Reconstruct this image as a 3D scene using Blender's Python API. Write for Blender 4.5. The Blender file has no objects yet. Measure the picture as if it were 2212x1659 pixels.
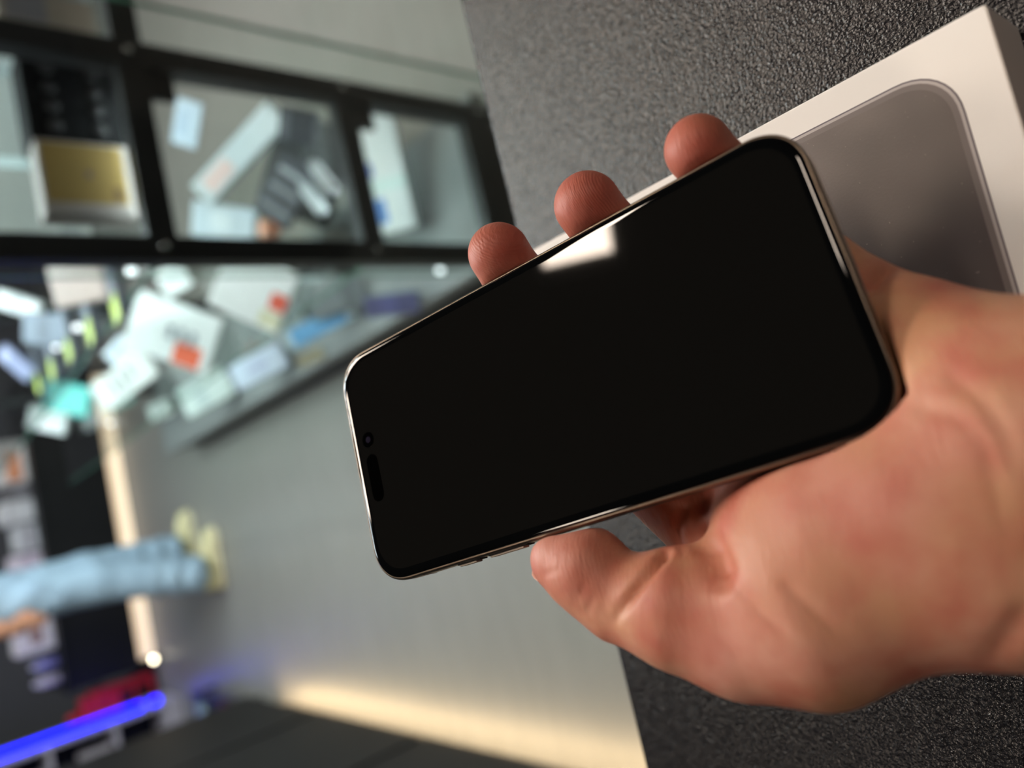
import bpy, bmesh, math, random
import numpy as np
from mathutils import Matrix, Vector

# ------------------------------------------------------------------ camera, world, exposure, lights
SC = bpy.context.scene
COL = SC.collection
FPX, PW, PH = 1600.0, 2212, 1659
CAMZ = 1.2
AX_R = np.array([-0.135548, 0.990771, 0.0])          # world axes written in camera axes
AX_F = np.array([-0.648504, -0.088722, -0.756023])
AX_U = np.array([-0.749045, -0.102477, 0.654545])
CAM2W = np.array([AX_R, AX_F, AX_U])
cam = bpy.data.cameras.new('camera')
cam_ob = bpy.data.objects.new('camera', cam)
COL.objects.link(cam_ob)
m4 = Matrix.Identity(4)
for i in range(3):
    for j in range(3):
        m4[i][j] = float(CAM2W[i][j])
m4[2][3] = CAMZ
cam_ob.matrix_world = m4
cam.sensor_fit = 'HORIZONTAL'
cam.sensor_width = 36.0
cam.lens = FPX / PW * 36.0
cam.clip_start = 0.01
cam.clip_end = 50
cam.dof.use_dof = True
cam.dof.focus_distance = 0.205
cam.dof.aperture_fstop = 5.8
SC.camera = cam_ob

world = bpy.data.worlds.new('World')
SC.world = world
world.use_nodes = True
world.node_tree.nodes['Background'].inputs[0].default_value = (0.75, 0.85, 1.0, 1)
world.node_tree.nodes['Background'].inputs[1].default_value = 0.12
SC.view_settings.view_transform = 'Standard'
SC.view_settings.look = 'None'
SC.view_settings.gamma = 1.0
SC.view_settings.use_curve_mapping = False
SC.view_settings.exposure = 0.0
WARM = (1.0, 0.83, 0.68)
COOL = (0.86, 0.97, 1.0)
LAMP_WARM, LAMP_COOL = 36.0, 18.0
LED_WARM, LED_FAR, LED_CABINET = 20.0, 0.9, 115.0
CEIL = 2.9

# ------------------------------------------------------------------ helpers
TH = math.radians(8.3)
CT, ST = math.cos(TH), math.sin(TH)
def S(a, b, z=0.0):
    """shop axes (a to the side, b into the shop) to world"""
    return Vector((CT * a - ST * b, ST * a + CT * b, z))
def ray(x, y):
    return CAM2W @ np.array([x - PW / 2, PH / 2 - y, -FPX])
def on_plane(x, y, z):
    v = ray(x, y)
    p = v * ((z - CAMZ) / v[2])
    return CT * p[0] + ST * p[1], -ST * p[0] + CT * p[1]
def on_front(x, y, b0):
    v = ray(x, y)
    A, B = CT * v[0] + ST * v[1], -ST * v[0] + CT * v[1]
    t = b0 / B
    return A * t, v[2] * t + CAMZ
def srgb(r, g, b):
    f = lambda c: (c / 255 / 12.92) if c / 255 <= 0.04045 else ((c / 255 + 0.055) / 1.055) ** 2.4
    return (f(r), f(g), f(b))
def mat(name, col, rough=0.5, metal=0.0, spec=0.5, emit=None, strength=0.0, coat=0.0):
    m = bpy.data.materials.new(name)
    m.use_nodes = True
    p = m.node_tree.nodes['Principled BSDF']
    p.inputs['Base Color'].default_value = (*col[:3], 1)
    p.inputs['Roughness'].default_value = rough
    p.inputs['Metallic'].default_value = metal
    p.inputs['Specular IOR Level'].default_value = spec
    p.inputs['Coat Weight'].default_value = coat
    if emit:
        p.inputs['Emission Color'].default_value = (*emit, 1)
        p.inputs['Emission Strength'].default_value = strength
    return m
def nd(m, t, **kw):
    n = m.node_tree.nodes.new(t)
    for k, v in kw.items():
        setattr(n, k, v)
    return n
def lk(m, a, b):
    m.node_tree.links.new(a, b)
def bsdf(m):
    return m.node_tree.nodes['Principled BSDF']
def noisy(name, c1, c2, scale, rough=0.5, spec=0.5, bump=0.0, detail=4.0, metal=0.0):
    m = mat(name, c1, rough, metal, spec)
    tc = nd(m, 'ShaderNodeTexCoord'); ns = nd(m, 'ShaderNodeTexNoise')
    ns.inputs['Scale'].default_value = scale; ns.inputs['Detail'].default_value = detail
    lk(m, tc.outputs['Object'], ns.inputs['Vector'])
    mx = nd(m, 'ShaderNodeMix', data_type='RGBA')
    mx.inputs[6].default_value = (*c1, 1); mx.inputs[7].default_value = (*c2, 1)
    lk(m, ns.outputs['Fac'], mx.inputs[0]); lk(m, mx.outputs[2], bsdf(m).inputs['Base Color'])
    if bump:
        bp = nd(m, 'ShaderNodeBump'); bp.inputs['Strength'].default_value = bump
        bp.inputs['Distance'].default_value = 0.002
        lk(m, ns.outputs['Fac'], bp.inputs['Height']); lk(m, bp.outputs['Normal'], bsdf(m).inputs['Normal'])
    return m
def glassy(name, tint, gloss=0.5):
    m = bpy.data.materials.new(name); m.use_nodes = True
    nt = m.node_tree; nt.nodes.remove(nt.nodes['Principled BSDF'])
    tr = nd(m, 'ShaderNodeBsdfTransparent'); tr.inputs[0].default_value = (*tint, 1)
    gl = nd(m, 'ShaderNodeBsdfGlossy'); gl.inputs['Roughness'].default_value = 0.02
    fr = nd(m, 'ShaderNodeLayerWeight'); fr.inputs['Blend'].default_value = 0.5
    pw = nd(m, 'ShaderNodeMath', operation='POWER'); pw.inputs[1].default_value = 4.0
    sc_ = nd(m, 'ShaderNodeMath', operation='MULTIPLY_ADD'); sc_.inputs[1].default_value = 0.5; sc_.inputs[2].default_value = 0.03
    lk(m, fr.outputs['Facing'], pw.inputs[0]); lk(m, pw.outputs[0], sc_.inputs[0])
    mx = nd(m, 'ShaderNodeMixShader')
    lk(m, sc_.outputs[0], mx.inputs[0]); lk(m, tr.outputs[0], mx.inputs[1]); lk(m, gl.outputs[0], mx.inputs[2])
    lk(m, mx.outputs[0], nt.nodes['Material Output'].inputs[0])
    return m
def obj(name, me_or_bm, material=None, parent=None, smooth=False):
    if isinstance(me_or_bm, bmesh.types.BMesh):
        me = bpy.data.meshes.new(name)
        bmesh.ops.recalc_face_normals(me_or_bm, faces=me_or_bm.faces)
        me_or_bm.to_mesh(me); me_or_bm.free()
    else:
        me = me_or_bm
    o = bpy.data.objects.new(name, me)
    COL.objects.link(o)
    if material is not None:
        me.materials.append(material)
    if smooth:
        for p in me.polygons: p.use_smooth = True
    if parent is not None: o.parent = parent
    return o
def thing(name, label, cat, loc=(0, 0, 0), rz=0.0, group=None):
    o = bpy.data.objects.new(name, None); COL.objects.link(o)
    o.empty_display_size = 0.05
    o.location = loc; o.rotation_euler = (0, 0, rz)
    tag(o, label, cat, group)
    return o
def tag(o, label, cat, group=None):
    o['label'] = label; o['category'] = cat
    if group: o['group'] = group
    return o
def struct(o, label=None):
    o['kind'] = 'structure'
    if label: o['label'] = label
    return o
def bevel_all(bm, r, seg=2):
    if r > 0:
        bmesh.ops.bevel(bm, geom=list(bm.edges), offset=r, segments=seg, profile=0.5, affect='EDGES', clamp_overlap=True)
def box(x0, x1, y0, y1, z0, z1, r=0.0, seg=2, bm=None):
    b2 = bmesh.new()
    bmesh.ops.create_cube(b2, size=1.0)
    for v in b2.verts:
        v.co = Vector((x0 + (v.co.x + .5) * (x1 - x0), y0 + (v.co.y + .5) * (y1 - y0), z0 + (v.co.z + .5) * (z1 - z0)))
    bevel_all(b2, r, seg)
    if bm is None: return b2
    me = bpy.data.meshes.new('tmp'); b2.to_mesh(me); b2.free(); bm.from_mesh(me); bpy.data.meshes.remove(me)
    return bm
def rrect(w, h, r, n=10, cx=0.0, cy=0.0, p=2.0):
    pts = []
    for qx, qy, a0 in ((1, 1, 0), (-1, 1, 90), (-1, -1, 180), (1, -1, 270)):
        for i in range(n + 1):
            t = math.radians(a0 + 90 * i / n)
            c, s = math.cos(t), math.sin(t)
            e = 2.0 / p
            c = math.copysign(abs(c) ** e, c); s = math.copysign(abs(s) ** e, s)
            pts.append((cx + qx * (w / 2 - r) + r * c, cy + qy * (h / 2 - r) + r * s))
    return pts
def loft(rings, cap0=True, cap1=True, bm=None):
    """rings: lists of 3D points of the same length, closed"""
    bm = bm or bmesh.new()
    vs = [[bm.verts.new(p) for p in rg] for rg in rings]
    n = len(vs[0])
    for a, b in zip(vs[:-1], vs[1:]):
        for i in range(n):
            bm.faces.new((a[i], a[(i + 1) % n], b[(i + 1) % n], b[i]))
    if cap0: bm.faces.new(list(reversed(vs[0])))
    if cap1: bm.faces.new(vs[-1])
    return bm
def cyl(r0, r1, z0, z1, n=24, cx=0.0, cy=0.0, bev=0.0):
    c = lambda r, z: [(cx + r * math.cos(2 * math.pi * i / n), cy + r * math.sin(2 * math.pi * i / n), z) for i in range(n)]
    if bev:
        return loft([c(r0 - bev, z0), c(r0, z0 + bev), c(r1, z1 - bev), c(r1 - bev, z1)])
    return loft([c(r0, z0), c(r1, z1)])

# signed distance modelling for bodies: tapered capsules blended on a grid, meshed with surface nets
def surface_nets(Fv, origin, h):
    nx, ny, nz = Fv.shape
    sg = Fv < 0
    cnt = np.zeros((nx - 1, ny - 1, nz - 1), np.int8)
    for dx in (0, 1):
        for dy in (0, 1):
            for dz in (0, 1):
                cnt += sg[dx:nx - 1 + dx, dy:ny - 1 + dy, dz:nz - 1 + dz]
    act = (cnt > 0) & (cnt < 8)
    idx = np.argwhere(act)
    vid = -np.ones(act.shape, np.int64)
    vid[act] = np.arange(len(idx))
    acc = np.zeros((len(idx), 3)); num = np.zeros(len(idx))
    corners = [(i, j, k) for i in (0, 1) for j in (0, 1) for k in (0, 1)]
    for c0 in corners:
        for ax in range(3):
            if c0[ax]: continue
            c1 = list(c0); c1[ax] = 1
            f0 = Fv[idx[:, 0] + c0[0], idx[:, 1] + c0[1], idx[:, 2] + c0[2]]
            f1 = Fv[idx[:, 0] + c1[0], idx[:, 1] + c1[1], idx[:, 2] + c1[2]]
            cr = (f0 < 0) != (f1 < 0)
            t = np.where(cr, f0 / np.where(np.abs(f0 - f1) < 1e-12, 1e-12, f0 - f1), 0)
            p = np.tile(np.array(c0, float), (len(idx), 1)); p[:, ax] += t
            acc[cr] += p[cr]; num[cr] += 1
    V = (idx + acc / num[:, None]) * h + np.array(origin)
    faces = []
    for ax in range(3):
        u, v = [(1, 2), (2, 0), (0, 1)][ax]
        sl0 = [slice(None)] * 3; sl1 = [slice(None)] * 3
        sl0[ax] = slice(0, -1); sl1[ax] = slice(1, None)
        a0, a1 = sg[tuple(sl0)], sg[tuple(sl1)]
        ch = np.argwhere(a0 != a1)
        ch = ch[(ch[:, u] > 0) & (ch[:, v] > 0) & (ch[:, u] < Fv.shape[u] - 1) & (ch[:, v] < Fv.shape[v] - 1)]
        flip = a0[ch[:, 0], ch[:, 1], ch[:, 2]]
        def cell(du, dv):
            c = ch.copy(); c[:, u] += du; c[:, v] += dv
            return vid[c[:, 0], c[:, 1], c[:, 2]]
        q = np.stack([cell(-1, -1), cell(0, -1), cell(0, 0), cell(-1, 0)], 1)
        q[~flip] = q[~flip][:, ::-1]
        faces.append(q)
    return V, np.concatenate(faces)
def smin(a, b, k):
    hh = np.maximum(k - np.abs(a - b), 0) / k
    return np.minimum(a, b) - hh * hh * k * 0.25
def smax(a, b, k):
    return -smin(-a, -b, k)
def d_cap(G, p, q, r0, r1, flat=None):
    p = np.array(p, np.float32); q = np.array(q, np.float32)
    d = q - p
    L = max(float(d @ d), 1e-9)
    X, Y, Z = G[0] - p[0], G[1] - p[1], G[2] - p[2]
    t = np.clip((X * d[0] + Y * d[1] + Z * d[2]) / L, 0, 1)
    X = X - t * d[0]; Y = Y - t * d[1]; Z = Z - t * d[2]
    if flat is not None:          # squash along axis n by factor s
        n, s = flat
        dn = X * n[0] + Y * n[1] + Z * n[2]
        dd = np.sqrt(np.maximum(X * X + Y * Y + Z * Z + dn * dn * (1 / s ** 2 - 1), 0))
    else:
        dd = np.sqrt(X * X + Y * Y + Z * Z)
    return dd - (r0 + (r1 - r0) * t)
def chain(G, pts, k=1.5):
    """pts: (x,y,z,r)"""
    D = None
    for a, b in zip(pts[:-1], pts[1:]):
        c = d_cap(G, a[:3], b[:3], a[3], b[3])
        D = c if D is None else smin(D, c, k)
    return D
def grid(lo, hi, h):
    ax = [np.arange(lo[i], hi[i] + h, h, dtype=np.float32) for i in range(3)]
    return np.meshgrid(*ax, indexing='ij')
def mesh_np(name, V, Fq):
    me = bpy.data.meshes.new(name)
    me.from_pydata(V.tolist(), [], Fq.tolist())
    me.update()
    return me
def relax(V, Fq, it=2, lam=0.5):
    e = np.concatenate([Fq[:, [0, 1]], Fq[:, [1, 2]], Fq[:, [2, 3]], Fq[:, [3, 0]]])
    e = np.concatenate([e, e[:, ::-1]])
    n = np.bincount(e[:, 0], minlength=len(V)).astype(float)
    for _ in range(it):
        m = np.stack([np.bincount(e[:, 0], V[e[:, 1], i], len(V)) for i in range(3)], 1) / n[:, None]
        V = V + lam * (m - V)
    return V
# ------------------------------------------------------------------ materials
M = {}
M['floor'] = noisy('floor vinyl', srgb(127, 126, 121), srgb(110, 109, 104), 3.0, rough=0.42, spec=0.35)
_n = M['floor'].node_tree.nodes
_mp = nd(M['floor'], 'ShaderNodeMapping'); _mp.inputs['Scale'].default_value = (1.2, 9.0, 1.0)
_tc = [n for n in _n if n.type == 'TEX_COORD'][0]; _ns = [n for n in _n if n.type == 'TEX_NOISE'][0]
lk(M['floor'], _tc.outputs['Object'], _mp.inputs['Vector']); lk(M['floor'], _mp.outputs[0], _ns.inputs['Vector'])
M['ceiling'] = mat('ceiling black paint', (0.012, 0.012, 0.013), 0.9)
M['wall'] = noisy('wall dark paint', (0.10, 0.10, 0.11), (0.07, 0.07, 0.08), 2.0, rough=0.8)
M['black'] = noisy('black laminate', (0.008, 0.008, 0.008), (0.012, 0.012, 0.012), 6.0, rough=0.5, spec=0.2)
M['blackmetal'] = noisy('black powder coat', (0.008, 0.008, 0.009), (0.012, 0.012, 0.013), 60.0, rough=0.45)
M['chrome'] = mat('chrome', (0.8, 0.8, 0.82), 0.15, 1.0)
M['paper'] = noisy('white card', srgb(236, 236, 232), srgb(226, 228, 226), 30.0, rough=0.6)
M['glass'] = glassy('clear glass', (0.96, 0.985, 0.975))
M['glassedge'] = mat('green glass edge', srgb(110, 160, 140), 0.15)
M['lamp_warm'] = mat('lamp diffuser warm', (0.9, 0.9, 0.88), 0.6, emit=WARM, strength=LAMP_WARM)
M['lamp_cool'] = mat('lamp diffuser cool', (0.9, 0.9, 0.9), 0.6, emit=COOL, strength=LAMP_COOL)
M['lamp_dim'] = mat('lamp diffuser dim', (0.9, 0.9, 0.88), 0.6, emit=WARM, strength=LAMP_WARM * 0.75)
M['housing'] = mat('lamp housing', (0.6, 0.6, 0.6), 0.5)
# pebbled black leatherette of the counter top
lm = mat('black pebbled leatherette', srgb(22, 21, 24), 0.26, spec=0.40)
tc = nd(lm, 'ShaderNodeTexCoord')
vo = nd(lm, 'ShaderNodeTexVoronoi'); vo.inputs['Scale'].default_value = 1000.0
no = nd(lm, 'ShaderNodeTexNoise'); no.inputs['Scale'].default_value = 600.0; no.inputs['Detail'].default_value = 3.0
nw = nd(lm, 'ShaderNodeTexNoise'); nw.inputs['Scale'].default_value = 1100.0
vm = nd(lm, 'ShaderNodeVectorMath', operation='SCALE'); vm.inputs['Scale'].default_value = 0.0008
va = nd(lm, 'ShaderNodeVectorMath', operation='ADD')
lk(lm, tc.outputs['Object'], nw.inputs['Vector']); lk(lm, nw.outputs['Color'], vm.inputs[0])
lk(lm, tc.outputs['Object'], va.inputs[0]); lk(lm, vm.outputs[0], va.inputs[1])
lk(lm, va.outputs[0], vo.inputs['Vector']); lk(lm, tc.outputs['Object'], no.inputs['Vector'])
ad = nd(lm, 'ShaderNodeMath', operation='MULTIPLY_ADD'); ad.inputs[1].default_value = -0.8
lk(lm, vo.outputs['Distance'], ad.inputs[0]); lk(lm, no.outputs['Fac'], ad.inputs[2])
bp = nd(lm, 'ShaderNodeBump'); bp.inputs['Strength'].default_value = 0.9; bp.inputs['Distance'].default_value = 0.00034
lk(lm, ad.outputs[0], bp.inputs['Height']); lk(lm, bp.outputs['Normal'], bsdf(lm).inputs['Normal'])
M['leather'] = lm

# ------------------------------------------------------------------ the room
def shop_box(name, a0, a1, b0, b1, z0, z1, m, r=0.0):
    o = obj(name, box(a0, a1, b0, b1, z0, z1, r), m)
    o.rotation_euler = (0, 0, TH)
    return o
A0, A1, B0, B1 = -3.4, 3.6, -2.6, 7.2
struct(shop_box('floor', A0, A1, B0, B1, -0.1, 0.0, M['floor']))
struct(shop_box('ceiling', A0, A1, B0, B1, CEIL + 0.06, CEIL + 0.16, M['ceiling']))
struct(shop_box('wall_far', A0, A1, B1, B1 + 0.1, 0.0, CEIL + 0.06, M['wall']))
struct(shop_box('wall_near', A0, A1, B0 - 0.1, B0, 0.0, CEIL + 0.06, M['wall']))
struct(shop_box('wall_left', A0 - 0.1, A0, B0, B1, 0.0, CEIL + 0.06, M['wall']))
struct(shop_box('wall_right', A1, A1 + 0.1, B0, B1, 0.0, CEIL + 0.06, M['wall']))

def ceiling_lamp(a, b, la, lb, kind, label):
    t = thing('ceiling_lamp', label, 'lamp', S(a, b, CEIL), TH, 'flat ceiling lamps')
    hb = bmesh.new()
    for x0, x1, y0, y1 in ((-la / 2 - .02, la / 2 + .02, -lb / 2 - .02, -lb / 2), (-la / 2 - .02, la / 2 + .02, lb / 2, lb / 2 + .02),
                           (-la / 2 - .02, -la / 2, -lb / 2, lb / 2), (la / 2, la / 2 + .02, -lb / 2, lb / 2)):
        box(x0, x1, y0, y1, -0.004, 0.06, 0, bm=hb)
    obj('lamp_frame', hb, M['housing'], t)
    obj('diffuser', box(-la / 2, la / 2, -lb / 2, lb / 2, 0.0, 0.03), M['lamp_' + kind], t)
ceiling_lamp(1.335, 0.505, 0.60, 0.215, 'warm', 'flat warm ceiling lamp whose white glare shows in the phone screen')
ceiling_lamp(1.45, 1.95, 0.60, 0.60, 'warm', 'square warm ceiling lamp over the glass display cabinet')
ceiling_lamp(0.55, 2.00, 0.50, 0.50, 'warm', 'square warm ceiling lamp over the near end of the aisle')
ceiling_lamp(1.335, -1.00, 0.60, 0.215, 'warm', 'flat warm ceiling lamp behind the black counter')
ceiling_lamp(-0.92, 0.54, 0.45, 0.215, 'dim', 'flat warm ceiling lamp over the side counter')
ceiling_lamp(0.15, 3.2, 0.60, 0.60, 'cool', 'square cool ceiling lamp over the middle of the aisle')
ceiling_lamp(0.15, 4.9, 0.60, 0.60, 'cool', 'square cool ceiling lamp over the far end of the aisle')
ceiling_lamp(1.45, 3.7, 0.60, 0.60, 'cool', 'square cool ceiling lamp over the back of the cabinets')

# ------------------------------------------------------------------ near counter with leatherette top
TOPZ = 0.975
ct = thing('shop_counter', 'black counter with pebbled leatherette top under the hand and white carton', 'counter', S(0.1, -0.2, 0), TH)
obj('countertop', box(-1.1, 1.1, -0.55, 0.431, TOPZ - 0.04, TOPZ, 0.0015, 2), M['leather'], ct)
obj('counter_body', box(-1.06, 1.06, -0.50, 0.38, 0.08, TOPZ - 0.04, 0.002), M['black'], ct)
obj('plinth', box(-1.04, 1.04, -0.46, 0.34, 0.0, 0.08), M['blackmetal'], ct)

# ------------------------------------------------------------------ white phone carton
BXT, BL_, BW_ = 0.025, 0.164, 0.087
crn = Vector((0.0714, 0.0498, 0))
bdir = Vector((-0.130, 0.9915, 0)).normalized(); bside = Vector((-bdir.y, bdir.x, 0))
bc = crn + bdir * BL_ / 2 + bside * BW_ / 2
cart = thing('phone_carton', 'white lidded phone carton with a dark phone printed on its top', 'carton', (bc.x, bc.y, TOPZ), math.atan2(bdir.y, bdir.x) - math.pi / 2)
M['carton'] = noisy('carton white paper', srgb(240, 236, 232), srgb(235, 231, 227), 90.0, rough=0.55, spec=0.3, bump=0.02)
def carton_rings(w, l, z0, z1, r, e):
    R = lambda ww, ll, z: [(x, y, z) for x, y in rrect(ww, ll, r, 4)]
    return [R(w - e, l - e, z0), R(w, l, z0 + e / 2), R(w, l, z1 - e / 2), R(w - e * .3, l - e * .3, z1 - e * .15), R(w - e, l - e, z1)]
obj('carton_base', loft(carton_rings(BW_ - .0012, BL_ - .0012, 0.0, 0.006, .0012, .0008)), M['carton'], cart)
obj('carton_lid', loft(carton_rings(BW_, BL_, 0.0012, BXT, .0012, .0012)), M['carton'], cart)
# printed phone: rim line, pale rim band, dark inner rim, dark back
pm = mat('printed phone back', srgb(92, 84, 82), 0.42, spec=0.45)
tcp = nd(pm, 'ShaderNodeTexCoord'); nsp = nd(pm, 'ShaderNodeTexNoise'); nsp.inputs['Scale'].default_value = 22.0; nsp.inputs['Detail'].default_value = 2.0
lk(pm, tcp.outputs['Object'], nsp.inputs['Vector'])
rp = nd(pm, 'ShaderNodeValToRGB')
rp.color_ramp.elements[0].position = 0.32; rp.color_ramp.elements[0].color = (*srgb(58, 50, 52), 1)
rp.color_ramp.elements[1].position = 0.68; rp.color_ramp.elements[1].color = (*srgb(112, 102, 97), 1)
lk(pm, nsp.outputs['Fac'], rp.inputs[0])
spk = nd(pm, 'ShaderNodeTexNoise'); spk.inputs['Scale'].default_value = 1500.0; lk(pm, tcp.outputs['Object'], spk.inputs['Vector'])
gt = nd(pm, 'ShaderNodeMath', operation='GREATER_THAN'); gt.inputs[1].default_value = 0.76; lk(pm, spk.outputs['Fac'], gt.inputs[0])
mxp = nd(pm, 'ShaderNodeMix', data_type='RGBA'); mxp.inputs[7].default_value = (*srgb(170, 155, 145), 1)
lk(pm, gt.outputs[0], mxp.inputs[0]); lk(pm, rp.outputs[0], mxp.inputs[6]); lk(pm, mxp.outputs[2], bsdf(pm).inputs['Base Color'])
bpp = nd(pm, 'ShaderNodeBump'); bpp.inputs['Strength'].default_value = 0.12; bpp.inputs['Distance'].default_value = 0.0003
lk(pm, spk.outputs['Fac'], bpp.inputs['Height']); lk(pm, bpp.outputs['Normal'], bsdf(pm).inputs['Normal'])
M['rimline'] = mat('print rim line', srgb(96, 88, 96), 0.45)
M['rimband'] = mat('print rim band', srgb(178, 170, 168), 0.35)
M['rimdark'] = mat('print rim dark band', srgb(112, 102, 100), 0.4)
def plate(w, l, r, z0, z1, cx=0, cy=0, p=2.0, n=10):
    R = lambda z: [(x, y, z) for x, y in rrect(w, l, r, n, cx, cy, p)]
    return loft([R(z0), R(z1)])
PWd, PLn = 0.0712, 0.1445
obj('printed_rim_line', plate(PWd, PLn, .0135, BXT - .0003, BXT + .00005, p=2.2), M['rimline'], cart)
obj('printed_rim', plate(PWd - .0008, PLn - .0008, .0131, BXT - .0003, BXT + .00010, p=2.2), M['rimband'], cart)
obj('printed_rim_inner', plate(PWd - .0022, PLn - .0022, .0124, BXT - .0003, BXT + .00014, p=2.2), M['rimdark'], cart)
obj('printed_back', plate(PWd - .0050, PLn - .0050, .0110, BXT - .0003, BXT + .00018, p=2.2), pm, cart)

# ------------------------------------------------------------------ the phone in the hand
PC = np.array([-0.00198, 0.13671, -0.13217 + CAMZ])
PX = np.array([0.95519, 0.28059, -0.0942]); PY = np.array([-0.24311, 0.92531, 0.29103]); PZ = np.array([0.16882, -0.25509, 0.95207])
pmx = Matrix.Identity(4)
for i in range(3):
    pmx[i][0], pmx[i][1], pmx[i][2], pmx[i][3] = float(PX[i]), float(PY[i]), float(PZ[i]), float(PC[i])
phone = thing('smartphone', 'black smartphone with metal frame and blank dark screen held in the hand', 'phone')
phone.matrix_world = pmx
FW, FL, FT, FR = 0.0715, 0.1496, 0.0082, 0.0122
def ringp(inset, z, p=2.25):
    return [(x, y, z) for x, y in rrect(FW - 2 * inset, FL - 2 * inset, FR - inset, 14, p=p)]
M['phone_metal'] = mat('polished titanium frame', srgb(132, 119, 106), 0.33, 1.0)
M['phone_glass'] = mat('black front glass', (0.0022, 0.0026, 0.003), 0.03, spec=0.5)
M['phone_display'] = mat('dark display', (0.0058, 0.0058, 0.0056), 0.03, spec=0.5)
M['phone_hole'] = mat('deep black cutout', (0.0006, 0.0006, 0.0007), 0.05, spec=0.35)
M['phone_lens'] = mat('camera lens', (0.012, 0.010, 0.022), 0.08, spec=0.8)
mmx = 0.001
obj('frame', loft([ringp(.0018, -FT), ringp(.0007, -FT + .0005), ringp(.0001, -FT + .0013), ringp(0, -FT + .002), ringp(0, -.0019), ringp(.00015, -.0011), ringp(.00045, -.0007), ringp(.0008, -.00054), ringp(.0011, -.0007)], True, True), M['phone_metal'], phone, True)
obj('front_glass', loft([ringp(.00085, -.0009), ringp(.00085, -.00056), ringp(.00110, -.00036), ringp(.0015, -.00020), ringp(.0020, -.00009), ringp(.0026, -.000025), ringp(.0032, -.000004), ringp(.0038, 0.0)], True, True), M['phone_glass'], phone, True)
disp = obj('display', loft([[(x, y, z) for x, y in rrect(FW - .0066, FL - .0066, .0098, 14, p=2.25)] for z in (-.0002, .00002)]), M['phone_display'], phone)
hole = obj('camera_cutout', cyl(.0024, .0024, -.0002, .00004, 32, .0077, .0671), M['phone_hole'], phone)
obj('lens', cyl(.0011, .0010, -.0002, .00006, 24, .0077, .0671), M['phone_lens'], hole)
obj('sensor_cutout', plate(.0145, .0047, .00234, -.0002, .00004, -.0042, .0672), M['phone_hole'], phone)
M['phone_slot'] = mat('painted gap shade and band black', (0.004, 0.004, 0.004), 0.6)
M['phone_button'] = mat('brushed metal button', srgb(205, 194, 182), 0.5, 0.35)
for y0, y1 in ((.0388, .0450), (.0226, .0340)):
    sl = obj('button_gap_shade', box(-.03605, -.0350, y0 - .0016, y1 + .0003, -.0057, -.0023, .00005), M['phone_slot'], phone)  # raised black block, painted in for the shade of the button gap
    obj('side_button', box(-.03650, -.0352, y0, y1, -.0054, -.0026, .0002), M['phone_button'], sl)
for y in (.058, -.058):
    obj('antenna_band', box(-.03578, -.0352, y - .0006, y + .0006, -.0072, -.0012), M['phone_slot'], phone)
obj('back_glass', loft([ringp(.0020, -FT - .0002), ringp(.0018, -FT + .0002)]), M['phone_glass'], phone, True)
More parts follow.
